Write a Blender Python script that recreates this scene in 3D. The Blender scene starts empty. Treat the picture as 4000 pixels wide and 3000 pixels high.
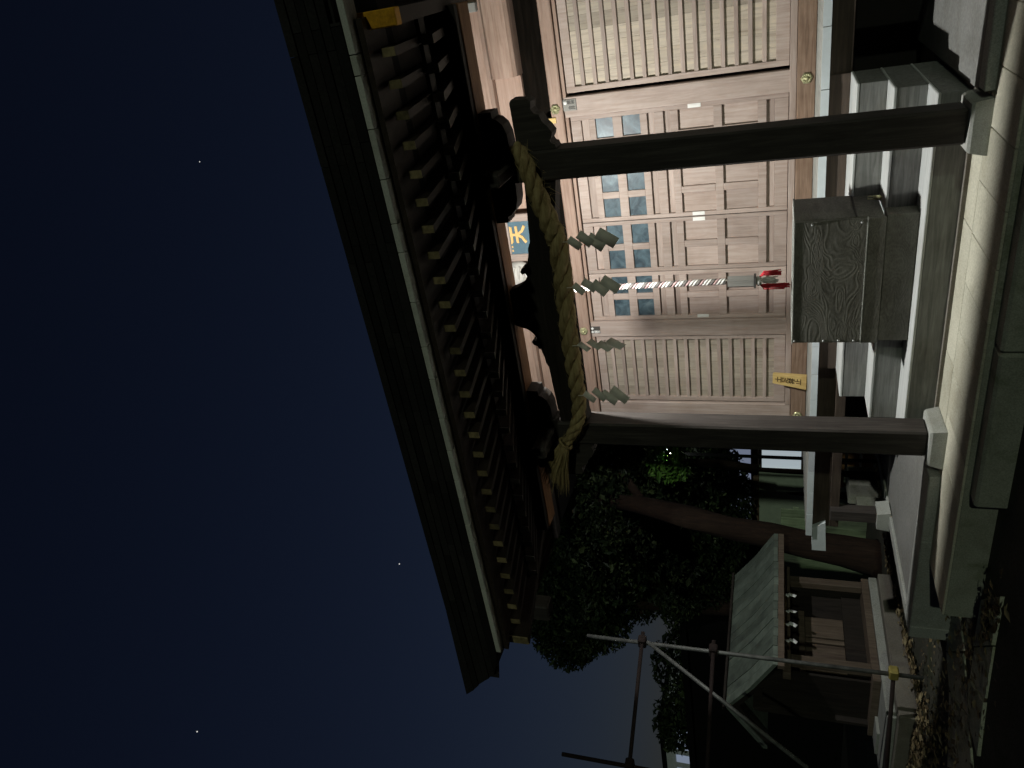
import bpy, bmesh, math, random
from mathutils import Vector, Matrix
random.seed(7)
sc = bpy.context.scene
col = sc.collection
R = math.radians

# ------------------------------------------------------------------ camera (phone held on its side)
fwd = Vector((-0.47397833, 0.81377586, 0.33632333))
dwn = Vector((-0.16117574, 0.29531924, -0.94170533))   # runs to the right of the picture
rgt = Vector((0.86565982, 0.50055508, 0.00881399))     # runs to the top of the picture
cd = bpy.data.cameras.new('camera'); cam = bpy.data.objects.new('camera', cd); col.objects.link(cam)
m = Matrix((dwn, rgt, -fwd)).transposed().to_4x4()
m.translation = (0, 0, 1.3)
cam.matrix_world = m
cd.sensor_fit = 'HORIZONTAL'; cd.sensor_width = 36.0; cd.lens = 26.1
cd.clip_start = 0.05; cd.clip_end = 3000
sc.camera = cam

# ------------------------------------------------------------------ night sky
SUN_EL, SUN_AZ = R(3.8), R(139)          # direction the weak outside light comes from (azimuth clockwise from +Y)
w = bpy.data.worlds.new('World'); sc.world = w; w.use_nodes = True
nt = w.node_tree; bg = nt.nodes['Background']
sky = nt.nodes.new('ShaderNodeTexSky'); sky.sky_type = 'NISHITA'; sky.sun_disc = False
sky.sun_elevation = R(-2.4); sky.sun_rotation = SUN_AZ + math.pi; sky.altitude = 0
sky.air_density = 1.2; sky.dust_density = 0.5; sky.ozone_density = 2.3
nt.links.new(sky.outputs[0], bg.inputs[0]); bg.inputs[1].default_value = 0.105

# ------------------------------------------------------------------ distant street light (the one sun lamp)
ld = bpy.data.lights.new('street_light', 'SUN'); ld.energy = 0.29; ld.angle = R(1.0); ld.color = (0.84, 1.0, 0.76)
sun = bpy.data.objects.new('street_light', ld); col.objects.link(sun)
sd = Vector((math.sin(SUN_AZ)*math.cos(SUN_EL), math.cos(SUN_AZ)*math.cos(SUN_EL), math.sin(SUN_EL)))
sun.rotation_euler = sd.to_track_quat('Z', 'Y').to_euler(); sun.location = sd*40

sc.view_settings.view_transform = 'Standard'; sc.view_settings.look = 'None'
sc.view_settings.exposure = 0.0; sc.view_settings.gamma = 1.0; sc.view_settings.use_curve_mapping = False
sc.cycles.use_denoising = True
sc.cycles.max_bounces = 6; sc.cycles.diffuse_bounces = 4; sc.cycles.glossy_bounces = 2
sc.cycles.caustics_reflective = False; sc.cycles.caustics_refractive = False
sc.cycles.sample_clamp_indirect = 4.0

# ================================================================== materials
def nodes_of(name):
    mt = bpy.data.materials.new(name); mt.use_nodes = True
    n = mt.node_tree.nodes; l = mt.node_tree.links
    return mt, n, l, n['Principled BSDF']

def coord(n, l, scale, rnd=True, kind='Object'):
    tc = n.new('ShaderNodeTexCoord'); mp = n.new('ShaderNodeMapping'); mp.inputs['Scale'].default_value = scale
    l.new(tc.outputs[kind], mp.inputs['Vector'])
    oi = n.new('ShaderNodeObjectInfo')
    if rnd:
        mu = n.new('ShaderNodeMath'); mu.operation = 'MULTIPLY'; mu.inputs[1].default_value = 37.0
        l.new(oi.outputs['Random'], mu.inputs[0])
        cx = n.new('ShaderNodeCombineXYZ')
        for i in range(3): l.new(mu.outputs[0], cx.inputs[i])
        l.new(cx.outputs[0], mp.inputs['Location'])
    return mp.outputs[0], oi

def ramp(n, l, fac, stops):
    r = n.new('ShaderNodeValToRGB'); e = r.color_ramp.elements
    while len(e) < len(stops): e.new(0.5)
    for s, (p, c) in zip(e, stops): s.position = p; s.color = (*c, 1)
    l.new(fac, r.inputs[0]); return r.outputs[0]

def mixc(n, l, fac, a, b, mode='MIX'):
    x = n.new('ShaderNodeMix'); x.data_type = 'RGBA'; x.blend_type = mode
    if isinstance(fac, float): x.inputs[0].default_value = fac
    else: l.new(fac, x.inputs[0])
    for s, v in ((6, a), (7, b)):
        if isinstance(v, tuple): x.inputs[s].default_value = (*v, 1)
        else: l.new(v, x.inputs[s])
    return x.outputs[2]

def noise(n, l, vec, scale, detail=5, rough=0.6, dist=0.0):
    t = n.new('ShaderNodeTexNoise'); t.inputs['Scale'].default_value = scale; t.inputs['Detail'].default_value = detail
    t.inputs['Roughness'].default_value = rough; t.inputs['Distortion'].default_value = dist
    l.new(vec, t.inputs['Vector']); return t.outputs['Fac']

def bump(n, l, h, bs, strength, dist=0.004):
    b = n.new('ShaderNodeBump'); b.inputs['Strength'].default_value = strength; b.inputs['Distance'].default_value = dist
    l.new(h, b.inputs['Height']); l.new(b.outputs[0], bs.inputs['Normal'])

def vary(n, l, oi, c, amount):
    mr = n.new('ShaderNodeMapRange'); mr.inputs[3].default_value = 1-amount; mr.inputs[4].default_value = 1+amount
    l.new(oi.outputs['Random'], mr.inputs[0])
    cx = n.new('ShaderNodeCombineXYZ')
    for i in range(3): l.new(mr.outputs[0], cx.inputs[i])
    return mixc(n, l, 1.0, c, cx.outputs[0], 'MULTIPLY')

AX = {'x': (0.9, 14, 14), 'y': (14, 0.9, 14), 'z': (14, 14, 0.9)}
def wood(name, dark, mid, light, axis='z', rough=0.65, var=0.17, stain=0.5, bstr=0.25, blotch=(0.6, 0.55, 0.5)):
    mt, n, l, bs = nodes_of(name)
    v, oi = coord(n, l, AX[axis])
    g = noise(n, l, v, 2.2, 7, 0.68, 0.6)
    c = ramp(n, l, g, [(0.25, dark), (0.5, mid), (0.78, light)])
    v2, _ = coord(n, l, (1.1, 1.1, 1.1))
    st = noise(n, l, v2, 1.7, 4, 0.6, 0.3)
    f = n.new('ShaderNodeMapRange'); f.inputs[1].default_value = 0.45; f.inputs[2].default_value = 0.75; f.inputs[4].default_value = stain
    l.new(st, f.inputs[0])
    c = mixc(n, l, f.outputs[0], c, mixc(n, l, 1.0, c, blotch, 'MULTIPLY'))
    if var: c = vary(n, l, oi, c, var)
    l.new(c, bs.inputs['Base Color']); bs.inputs['Roughness'].default_value = rough
    bs.inputs['Specular IOR Level'].default_value = 0.25
    bump(n, l, g, bs, bstr)
    return mt

def stone(name, a, b, scale=9.0, speck=0.25, rough=0.85, var=0.05, moss=None):
    mt, n, l, bs = nodes_of(name)
    v, oi = coord(n, l, (1, 1, 1))
    big = noise(n, l, v, scale*0.22, 5, 0.65, 0.2)
    fine = noise(n, l, v, scale*14, 3, 0.7)
    c = ramp(n, l, big, [(0.3, a), (0.7, b)])
    c = mixc(n, l, speck, c, ramp(n, l, fine, [(0.38, tuple(x*0.35 for x in a)), (0.62, tuple(min(1, x*1.35) for x in b))]))
    dn = noise(n, l, v, 1.6, 7, 0.72, 0.8)
    df = n.new('ShaderNodeMapRange'); df.inputs[1].default_value = 0.48; df.inputs[2].default_value = 0.72; df.inputs[4].default_value = 0.55
    l.new(dn, df.inputs[0]); c = mixc(n, l, df.outputs[0], c, mixc(n, l, 1.0, c, (0.58, 0.55, 0.47), 'MULTIPLY'))
    if moss:
        mm = noise(n, l, v, 2.3, 6, 0.7, 0.5)
        f = n.new('ShaderNodeMapRange'); f.inputs[1].default_value = 0.5; f.inputs[2].default_value = 0.68; f.inputs[4].default_value = 0.7
        l.new(mm, f.inputs[0]); c = mixc(n, l, f.outputs[0], c, moss)
    if var: c = vary(n, l, oi, c, var)
    l.new(c, bs.inputs['Base Color']); bs.inputs['Roughness'].default_value = rough
    bs.inputs['Specular IOR Level'].default_value = 0.2
    bump(n, l, fine, bs, 0.35, 0.003)
    return mt

def plain(name, c, rough=0.6, metal=0.0, var=0.0, nz=0.15, spec=0.3, scale=6.0):
    mt, n, l, bs = nodes_of(name)
    v, oi = coord(n, l, (1, 1, 1))
    g = noise(n, l, v, scale, 5, 0.65)
    cc = ramp(n, l, g, [(0.3, tuple(x*(1-nz) for x in c)), (0.7, tuple(min(1, x*(1+nz)) for x in c))])
    if var: cc = vary(n, l, oi, cc, var)
    l.new(cc, bs.inputs['Base Color']); bs.inputs['Roughness'].default_value = rough; bs.inputs['Metallic'].default_value = metal
    bs.inputs['Specular IOR Level'].default_value = spec
    bump(n, l, g, bs, 0.15)
    return mt

def glow(name, c, strength):
    mt, n, l, bs = nodes_of(name)
    bs.inputs['Base Color'].default_value = (*c, 1); bs.inputs['Emission Color'].default_value = (*c, 1)
    bs.inputs['Emission Strength'].default_value = strength
    return mt

HD, HM, HL = (0.265, 0.197, 0.162), (0.365, 0.285, 0.245), (0.44, 0.365, 0.322)
M = {}
M['warm'] = wood('warm_cypress_header', (0.23, 0.145, 0.105), (0.345, 0.235, 0.182), (0.42, 0.305, 0.245), 'x')
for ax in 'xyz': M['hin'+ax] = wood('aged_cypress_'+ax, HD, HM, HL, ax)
M['back'] = wood('cypress_backing', (0.25, 0.20, 0.155), (0.43, 0.365, 0.295), (0.52, 0.43, 0.31), 'z', var=0.20, stain=0.6)
M['sill'] = wood('weathered_sill', (0.10, 0.065, 0.045), (0.20, 0.13, 0.09), (0.30, 0.22, 0.17), 'x', stain=0.7)
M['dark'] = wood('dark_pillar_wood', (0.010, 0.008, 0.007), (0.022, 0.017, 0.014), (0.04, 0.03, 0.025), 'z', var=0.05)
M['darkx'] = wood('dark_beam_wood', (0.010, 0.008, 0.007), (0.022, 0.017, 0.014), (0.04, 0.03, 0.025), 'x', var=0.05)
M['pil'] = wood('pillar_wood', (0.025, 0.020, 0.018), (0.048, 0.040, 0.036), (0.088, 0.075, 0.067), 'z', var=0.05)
M['oran'] = wood('orange_wood_and_lamplight', (0.16, 0.075, 0.035), (0.28, 0.14, 0.065), (0.36, 0.20, 0.10), 'x', var=0.05)
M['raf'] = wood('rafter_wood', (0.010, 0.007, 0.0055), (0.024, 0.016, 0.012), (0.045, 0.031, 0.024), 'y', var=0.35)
M['grey'] = wood('grey_weathered_step', (0.10, 0.10, 0.095), (0.19, 0.19, 0.178), (0.30, 0.30, 0.285), 'x', var=0.08, stain=0.7, bstr=0.6)
M['tread'] = wood('lamplit_pale_tread', (0.34, 0.345, 0.335), (0.48, 0.485, 0.47), (0.58, 0.585, 0.57), 'x', var=0.06, stain=0.4)  # paler weathered boards, with lamplight on the tops also put into the colour
M['deck'] = wood('grey_deck_board', (0.22, 0.22, 0.20), (0.34, 0.34, 0.31), (0.42, 0.42, 0.39), 'y', var=0.08)
M['white'] = plain('white_painted_end_grain', (0.56, 0.60, 0.61), 0.7, nz=0.08)
M['under'] = wood('underfloor_wood', (0.035, 0.026, 0.02), (0.07, 0.052, 0.04), (0.11, 0.08, 0.06), 'x')
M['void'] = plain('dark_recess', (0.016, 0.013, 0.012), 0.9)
M['band'] = wood('painted_shadow_band', (0.003, 0.0025, 0.002), (0.006, 0.005, 0.004), (0.012, 0.009, 0.007), 'x', rough=0.95)  # near-black colour paints in the soft shadow above the header
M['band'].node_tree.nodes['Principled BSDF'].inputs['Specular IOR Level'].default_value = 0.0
M['stone'] = stone('granite', (0.30, 0.30, 0.275), (0.42, 0.42, 0.39))
M['edge'] = stone('platform_stone', (0.26, 0.265, 0.245), (0.38, 0.38, 0.35), 6, 0.25)
M['plat'] = stone('shaded_platform', (0.15, 0.148, 0.138), (0.24, 0.235, 0.22), 3, 0.2)  # inner platform darkened in colour for the shade of the deck
M['cream'] = stone('cream_paving', (0.38, 0.355, 0.275), (0.53, 0.50, 0.40), 5, 0.22, var=0.09)
M['kerb'] = stone('mossy_kerb', (0.22, 0.225, 0.185), (0.36, 0.36, 0.30), 7, 0.25, moss=(0.07, 0.09, 0.03))
M['path'] = stone('lit_path_stone', (0.34, 0.345, 0.26), (0.52, 0.52, 0.42), 5, 0.3, moss=(0.2, 0.22, 0.08))  # mossy stone; pale colour puts in the light lying on the strips
M['ground'] = stone('dark_earth', (0.035, 0.035, 0.028), (0.085, 0.08, 0.062), 3, 0.35, var=0, moss=(0.03, 0.04, 0.015))
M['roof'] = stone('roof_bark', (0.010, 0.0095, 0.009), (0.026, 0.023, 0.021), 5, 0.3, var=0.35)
M['fascia'] = stone('pale_fascia', (0.54, 0.53, 0.48), (0.66, 0.64, 0.58), 6, 0.15, var=0.10)
M['ochre'] = plain('ochre_painted_end', (0.19, 0.145, 0.075), 0.7, var=0.5, nz=0.45, scale=25)
M['gold'] = plain('brightened_ochre_end', (0.86, 0.38, 0.03), 0.45, 0.2, nz=0.35, scale=22)  # ochre end paint, brightened in colour for the nearby street light
M['brass'] = plain('weathered_brass', (0.55, 0.52, 0.30), 0.38, 0.6, nz=0.4, scale=40)
M['straw'] = wood('straw', (0.13, 0.092, 0.038), (0.36, 0.265, 0.125), (0.52, 0.41, 0.22), 'x', var=0.1, bstr=1.0, rough=0.9)
M['paper'] = plain('folded_paper', (0.60, 0.59, 0.52), 0.9, nz=0.05)
def papery(name, c):
    mt, n, l, bs = nodes_of(name)
    v, oi = coord(n, l, (1, 1, 1)); g = noise(n, l, v, 30, 4)
    l.new(ramp(n, l, g, [(0.3, tuple(x*0.9 for x in c)), (0.7, c)]), bs.inputs['Base Color']); bs.inputs['Roughness'].default_value = 0.95
    tr = n.new('ShaderNodeBsdfTranslucent'); tr.inputs[0].default_value = (*c, 1)
    mx = n.new('ShaderNodeMixShader'); mx.inputs[0].default_value = 0.22
    l.new(bs.outputs[0], mx.inputs[1]); l.new(tr.outputs[0], mx.inputs[2]); l.new(mx.outputs[0], n['Material Output'].inputs[0])
    return mt
M['paper'] = papery('thin_folded_paper', (0.84, 0.80, 0.72))
M['wpaper'] = plain('white_folded_paper', (0.8, 0.8, 0.8), 0.9, nz=0.05)
M['rwhite'] = plain('white_cord', (0.70, 0.66, 0.62), 0.9, nz=0.2, scale=60)
M['rpink'] = plain('faded_red_cord', (0.46, 0.30, 0.29), 0.9, nz=0.3, scale=60)
M['rgrey'] = plain('grey_cord', (0.16, 0.14, 0.13), 0.9, nz=0.3, scale=60)
M['red'] = plain('red_tassel', (0.42, 0.025, 0.035), 0.85, nz=0.3, scale=60)
M['blk'] = wood('grey_bell_rope_block', (0.20, 0.19, 0.17), (0.30, 0.285, 0.26), (0.38, 0.36, 0.33), 'z')
M['sign'] = wood('new_yellow_wood', (0.42, 0.27, 0.09), (0.56, 0.39, 0.15), (0.64, 0.47, 0.21), 'z', var=0, stain=0.2, bstr=0.1)
M['ink'] = plain('brown_ink', (0.06, 0.035, 0.012), 0.8)
M['tag'] = plain('grey_name_slip', (0.22, 0.21, 0.19), 0.8)
M['tagd'] = plain('dark_name_slip', (0.06, 0.055, 0.05), 0.8)
M['tagi'] = plain('slip_ink', (0.07, 0.065, 0.06), 0.8)
M['tagw'] = plain('slip_white', (0.72, 0.70, 0.66), 0.8, nz=0.04)
M['teal'] = plain('blue_plaque_board', (0.07, 0.12, 0.15), 0.6)
M['goldp'] = plain('gold_paint', (0.62, 0.37, 0.14), 0.5, nz=0.1)
M['carv'] = plain('pale_carved_wood', (0.46, 0.43, 0.39), 0.7, nz=0.2)
M['iron'] = plain('dark_iron', (0.30, 0.30, 0.29), 0.45, 0.6)
M['pipe'] = plain('galvanised_pipe', (0.11, 0.11, 0.105), 0.55, 0.3, nz=0.5, scale=9)
M['rust'] = plain('rusty_pipe', (0.016, 0.009, 0.008), 0.85, 0.0, nz=0.4, scale=14)
M['ypipe'] = plain('yellowed_clamp', (0.30, 0.24, 0.07), 0.6, 0.2, nz=0.3)
M['mroof'] = plain('green_copper_board', (0.10, 0.12, 0.10), 0.75, nz=0.35, var=0.22, scale=5)
M['mwood'] = wood('small_shrine_wood', (0.06, 0.042, 0.031), (0.12, 0.09, 0.068), (0.18, 0.14, 0.11), 'z', var=0.16)
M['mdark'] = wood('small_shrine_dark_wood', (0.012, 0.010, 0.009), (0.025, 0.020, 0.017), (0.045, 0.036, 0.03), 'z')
M['mstone'] = stone('pinkish_stone', (0.13, 0.115, 0.10), (0.21, 0.19, 0.16), 6, 0.2)
M['fence'] = wood('pale_green_boards', (0.11, 0.16, 0.09), (0.22, 0.29, 0.17), (0.32, 0.38, 0.24), 'z', var=0.15, stain=0.7)
M['gwall'] = plain('grey_green_render', (0.46, 0.52, 0.42), 0.9, nz=0.1)
M['shed'] = plain('dark_shed_metal', (0.005, 0.005, 0.005), 0.9, spec=0.05)
M['bark'] = wood('tree_bark', (0.008, 0.005, 0.004), (0.022, 0.0125, 0.0085), (0.042, 0.025, 0.016), 'z', var=0, bstr=1.0, rough=0.95)
M['paleb'] = plain('pale_render', (0.6, 0.62, 0.66), 0.9)
M['litwin'] = glow('lit_frosted_window', (0.80, 0.93, 1.0), 0.42)
M['farglow'] = glow('far_glowing_wall', (0.62, 0.72, 1.0), 0.22)  # emission stands in for light falling on the far house wall
M['bulb'] = glow('lamp_bulb', (1.0, 0.97, 0.92), 12)
M['star'] = glow('star_glow', (1.0, 0.98, 0.95), 0.75)

# glass: dusky pane, cool tint
mt, n, l, bs = nodes_of('dusky_glass')
v, oi = coord(n, l, (1, 1, 1)); g = noise(n, l, v, 7, 3, 0.6, 0.8)
l.new(ramp(n, l, g, [(0.35, (0.030, 0.046, 0.058)), (0.62, (0.085, 0.125, 0.145)), (0.8, (0.17, 0.22, 0.235))]), bs.inputs['Base Color'])
bs.inputs['Roughness'].default_value = 0.38; bs.inputs['Specular IOR Level'].default_value = 0.25
M['glass'] = mt

# offertory box: coarse swirling grain
mt, n, l, bs = nodes_of('swirled_box_wood')
v, oi = coord(n, l, (1.0, 1.0, 2.6), False)
nz1 = noise(n, l, v, 1.5, 2.2, 0.5, 0.5)
mu = n.new('ShaderNodeMath'); mu.operation = 'MULTIPLY'; mu.inputs[1].default_value = 190; l.new(nz1, mu.inputs[0])
sn = n.new('ShaderNodeMath'); sn.operation = 'SINE'; l.new(mu.outputs[0], sn.inputs[0])
hm = n.new('ShaderNodeMapRange'); hm.inputs[1].default_value = -1; hm.inputs[2].default_value = 1; l.new(sn.outputs[0], hm.inputs[0])
fn = noise(n, l, v, 40, 4)
pt = noise(n, l, v, 2.0, 4, 0.6, 0.4)
c = ramp(n, l, pt, [(0.3, (0.075, 0.068, 0.055)), (0.52, (0.145, 0.137, 0.117)), (0.72, (0.20, 0.19, 0.165))])
c = mixc(n, l, hm.outputs[0], mixc(n, l, 1.0, c, (0.80, 0.79, 0.78), 'MULTIPLY'), c)
c = mixc(n, l, 0.3, c, ramp(n, l, fn, [(0.35, (0.03, 0.028, 0.022)), (0.7, (0.2, 0.19, 0.16))]))
l.new(c, bs.inputs['Base Color']); bs.inputs['Roughness'].default_value = 0.7; bs.inputs['Specular IOR Level'].default_value = 0.3
bump(n, l, hm.outputs[0], bs, 0.20, 0.005)
M['box'] = mt

def leafmat(name, a, b, c3):
    mt, n, l, bs = nodes_of(name)
    gm = n.new('ShaderNodeNewGeometry')
    c = ramp(n, l, gm.outputs['Random Per Island'], [(0.1, a), (0.6, b), (0.95, c3)])
    l.new(c, bs.inputs['Base Color']); bs.inputs['Roughness'].default_value = 0.55
    bs.inputs['Specular IOR Level'].default_value = 0.22
    return mt
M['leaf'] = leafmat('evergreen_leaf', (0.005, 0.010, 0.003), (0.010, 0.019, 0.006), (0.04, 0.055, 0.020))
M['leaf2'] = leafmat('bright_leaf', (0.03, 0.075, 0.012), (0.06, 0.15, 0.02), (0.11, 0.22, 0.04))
M['litter'] = leafmat('fallen_leaf', (0.08, 0.055, 0.03), (0.20, 0.15, 0.08), (0.34, 0.28, 0.16))

# ================================================================== mesh helpers
WL = {}                                   # world location of every object built
class MB:
    def __init__(s): s.bm = bmesh.new()
    def box(s, x0, x1, y0, y1, z0, z1, c=0.0):
        mx = Matrix.Translation(((x0+x1)/2, (y0+y1)/2, (z0+z1)/2)) @ Matrix.Diagonal((abs(x1-x0), abs(y1-y0), abs(z1-z0), 1))
        r = bmesh.ops.create_cube(s.bm, size=1.0, matrix=mx)
        if c > 0:
            es = list({e for vv in r['verts'] for e in vv.link_edges})
            bmesh.ops.bevel(s.bm, geom=es, offset=c, segments=1, affect='EDGES', profile=0.5)
        return s
    def prism(s, pts, axis, a, b):
        """pts: outline in the two other axes (x,z for axis y; y,z for axis x; x,y for axis z)"""
        def mk(p, t):
            if axis == 'y': return (p[0], t, p[1])
            if axis == 'x': return (t, p[0], p[1])
            return (p[0], p[1], t)
        A = [s.bm.verts.new(mk(p, a)) for p in pts]; B = [s.bm.verts.new(mk(p, b)) for p in pts]
        k = len(pts)
        s.bm.faces.new(A); s.bm.faces.new(B[::-1])
        for i in range(k): s.bm.faces.new((A[i], B[i], B[(i+1) % k], A[(i+1) % k]))
        bmesh.ops.recalc_face_normals(s.bm, faces=s.bm.faces)
        return s
    def tube(s, path, rad, n=8, cap=True):
        path = [Vector(p) for p in path]; k = len(path)
        rad = rad if isinstance(rad, (list, tuple)) else [rad]*k
        rings = []; ref = Vector((0.31, 0.17, 0.93)).normalized()
        for i, p in enumerate(path):
            t = (path[min(i+1, k-1)]-path[max(i-1, 0)]).normalized()
            a = t.cross(ref)
            if a.length < 1e-3: a = t.cross(Vector((1, 0, 0)))
            a.normalize(); b = t.cross(a)
            rings.append([s.bm.verts.new(p+(a*math.cos(2*math.pi*j/n)+b*math.sin(2*math.pi*j/n))*rad[i]) for j in range(n)])
        for i in range(k-1):
            for j in range(n): s.bm.faces.new((rings[i][j], rings[i][(j+1) % n], rings[i+1][(j+1) % n], rings[i+1][j]))
        if cap: s.bm.faces.new(rings[0][::-1]); s.bm.faces.new(rings[-1])
        for f in s.bm.faces: f.smooth = True
        return s
    def quad(s, a, b, c, d):
        s.bm.faces.new([s.bm.verts.new(p) for p in (a, b, c, d)]); return s
    def xf(s, mx): bmesh.ops.transform(s.bm, matrix=mx, verts=s.bm.verts); return s
    def build(s, name, mat, parent=None, flat=False):
        me = bpy.data.meshes.new(name)
        bmesh.ops.recalc_face_normals(s.bm, faces=s.bm.faces)
        xs = [v.co for v in s.bm.verts]
        lo = Vector([min(c[i] for c in xs) for i in range(3)]); hi = Vector([max(c[i] for c in xs) for i in range(3)])
        o0 = Vector(((lo.x+hi.x)/2, (lo.y+hi.y)/2, lo.z))
        bmesh.ops.translate(s.bm, vec=-o0, verts=s.bm.verts)
        s.bm.to_mesh(me); s.bm.free()
        me.materials.append(M[mat] if isinstance(mat, str) else mat)
        return place(name, me, o0, parent)

def place(name, data, wloc, parent=None):
    o = bpy.data.objects.new(name, data); col.objects.link(o)
    wloc = Vector(wloc); WL[o.name] = wloc
    if parent: o.parent = parent; o.location = wloc-WL[parent.name]
    else: o.location = wloc
    return o
def tag(o, label=None, cat=None, group=None, kind=None):
    if label: o['label'] = label
    if cat: o['category'] = cat
    if group: o['group'] = group
    if kind: o['kind'] = kind
    return o
def root(name, loc, label, cat, group=None): return tag(place(name, None, loc), label, cat, group)
def copy(o, parent, d):
    c = o.copy(); col.objects.link(c); d = Vector(d); WL[c.name] = WL[o.name]+d
    if parent: c.parent = parent; c.location = WL[c.name]-WL[parent.name]
    else: c.location = WL[c.name]
    for ch in list(o.children):
        k = ch.copy(); col.objects.link(k); WL[k.name] = WL[ch.name]+d; k.parent = c; k.location = WL[k.name]-WL[c.name]
    return c
def B(name, mat, parent, *a): return MB().box(*a).build(name, mat, parent)

def glyphs(body, size, mat, name, parent, origin, right=Vector((1, 0, 0)), up=Vector((0, 0, 1)), bold=0.02, thick=0.002):
    cu = bpy.data.curves.new(name, 'FONT'); cu.body = body; cu.size = size; cu.align_x = 'CENTER'; cu.align_y = 'CENTER'
    cu.offset = bold*size; cu.extrude = thick; cu.resolution_u = 2
    t = bpy.data.objects.new(name, cu); col.objects.link(t)
    me = bpy.data.meshes.new_from_object(t.evaluated_get(bpy.context.evaluated_depsgraph_get()))
    bpy.data.objects.remove(t); bpy.data.curves.remove(cu)
    nrm = right.cross(up)
    me.transform(Matrix((right, up, nrm)).transposed().to_4x4())
    me.materials.clear(); me.materials.append(M[mat]); me.name = name
    return place(name, me, origin, parent)

# ================================================================== the setting
G = -0.26
gm = MB()
NG = 60
gm.quad((-400, -300, G), (400, -300, G), (400, 600, G), (-400, 600, G))
tag(gm.build('ground', 'ground'), kind='structure')

# podium of the porch, its paving and its front step
pod = tag(MB().box(-5.16, 1.2, 5.10, 9.6, G-0.3, -0.012, 0.012).build('podium', 'kerb'), kind='structure')
xs = [-5.15+0.38*i for i in range(17)]
for a, b in zip(xs[:-1], xs[1:]):
    B('paving_slab', 'cream', pod, a+0.002, b-0.002, 5.105, 5.826, -0.04, random.uniform(-0.002, 0.001), 0.004)
xs = [-5.3, -4.31, -3.2, -2.1, -1.0, 0.1, 1.2]
for a, b in zip(xs[:-1], xs[1:]):
    B('paving_slab', 'cream', pod, a+0.002, b-0.002, 5.830, 6.60, -0.04, random.uniform(-0.002, 0.001), 0.004)
for a, b in ((-3.885, -2.62), (-2.615, -1.3), (-1.295, 0.1), (0.105, 1.2)):
    B('step_stone', 'kerb', pod, a, b, 4.93, 5.098, G-0.2, -0.055, 0.02)

# raised stone platform either side of the steps
pl = tag(MB().box(-6.05, -4.21, 5.90, 9.6, -0.3, 0.062, 0.008).build('platform', 'plat'), kind='structure')
for a, b in ((-6.12, -5.98), (-5.976, -4.92), (-4.916, -4.21)):
    B('edge_stone', 'edge', pl, a, b, 5.735, 6.02, -0.25, 0.085, 0.008)
B('edge_stone', 'edge', pl, -6.12, -5.98, 6.024, 9.6, -0.25, 0.085, 0.008)
pr_ = tag(MB().box(-1.15, 1.6, 5.90, 9.6, -0.3, 0.06, 0.008).build('platform', 'plat'), kind='structure')
for a, b in ((-1.13, -0.02), (-0.016, 1.1)):
    B('edge_stone', 'edge', pr_, a, b, 5.735, 5.895, -0.25, 0.062, 0.008)

# low kerbs and gutter stones along the side path
for nm, pts in (('kerb_stone', [(-4.86, 5.02), (-4.44, 4.64), (-4.92, 4.62), (-5.36, 5.00)]),
                ('kerb_stone', [(-5.37, 4.995), (-4.93, 4.615), (-5.46, 4.56), (-5.70, 4.97)]),
                ('kerb_stone', [(-5.52, 5.57), (-5.66, 5.80), (-6.26, 5.74), (-5.70, 5.25)]),
                ('kerb_stone', [(-5.72, 5.24), (-6.27, 5.73), (-6.45, 5.45), (-6.02, 4.84)]),
                ('kerb_stone', [(-6.04, 4.82), (-6.46, 5.43), (-7.1, 5.1), (-6.30, 4.50)]),
                ('kerb_stone', [(-5.48, 4.55), (-5.72, 4.96), (-6.01, 4.82), (-6.0, 4.45)])):
    tag(MB().prism(pts, 'z', G-0.1, G+random.uniform(0.012, 0.03)).build(nm, 'path'), kind='structure')

# ================================================================== the shrine hall
hall = root('shrine_hall', (-2.66, 8.7, 0), 'wooden shrine hall with lit front doors, porch and dark deep eaves', 'shrine')
YW = 8.7
# ---- back wall and posts
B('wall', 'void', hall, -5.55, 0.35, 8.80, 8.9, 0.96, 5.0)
B('side_wall', 'hinz', hall, -5.60, -5.50, 8.9, 13.0, 0.96, 4.7)
B('side_wall', 'hinz', hall, 0.25, 0.35, 8.9, 13.0, 0.96, 4.7)
B('rear_wall', 'hinz', hall, -5.60, 0.35, 13.0, 13.1, 0.96, 4.7)
for a, b in ((-1.500, -1.278), (-4.310, -4.090), (-5.56, -5.31), (0.02, 0.24)):
    B('post', 'hinz', hall, a, b, 8.66, 8.80, 1.14, 3.62, 0.006)
# ---- sill, header and upper beams
B('sill_beam', 'sill', hall, -5.60, 0.35, 8.60, 8.80, 0.958, 1.135, 0.006)
B('sill_rail', 'hinx', hall, -5.305, 0.02, 8.645, 8.80, 1.138, 1.205, 0.004)
B('header_rail', 'warm', hall, -5.305, 0.02, 8.665, 8.80, 3.585, 3.622, 0.002)
B('header_beam', 'warm', hall, -5.62, 0.4, 8.625, 8.80, 3.632, 3.775, 0.012)
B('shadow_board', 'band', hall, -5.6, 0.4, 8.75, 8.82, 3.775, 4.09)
MB().prism([(8.55, 4.40), (8.50, 4.36), (8.485, 4.22), (8.50, 4.12), (8.55, 4.085), (8.62, 4.08), (8.75, 4.08), (8.75, 4.40)], 'x', -0.97, 0.5).build('upper_beam', 'warm', hall)
B('upper_rail', 'warm', hall, -5.6, 0.45, 8.60, 8.80, 4.41, 4.463, 0.004)
B('upper_board', 'warm', hall, -5.6, 0.45, 8.64, 8.80, 4.467, 4.72, 0.004)
B('upper_board', 'warm', hall, -5.6, -0.98, 8.69, 8.80, 4.09, 4.405, 0.004)
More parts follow.
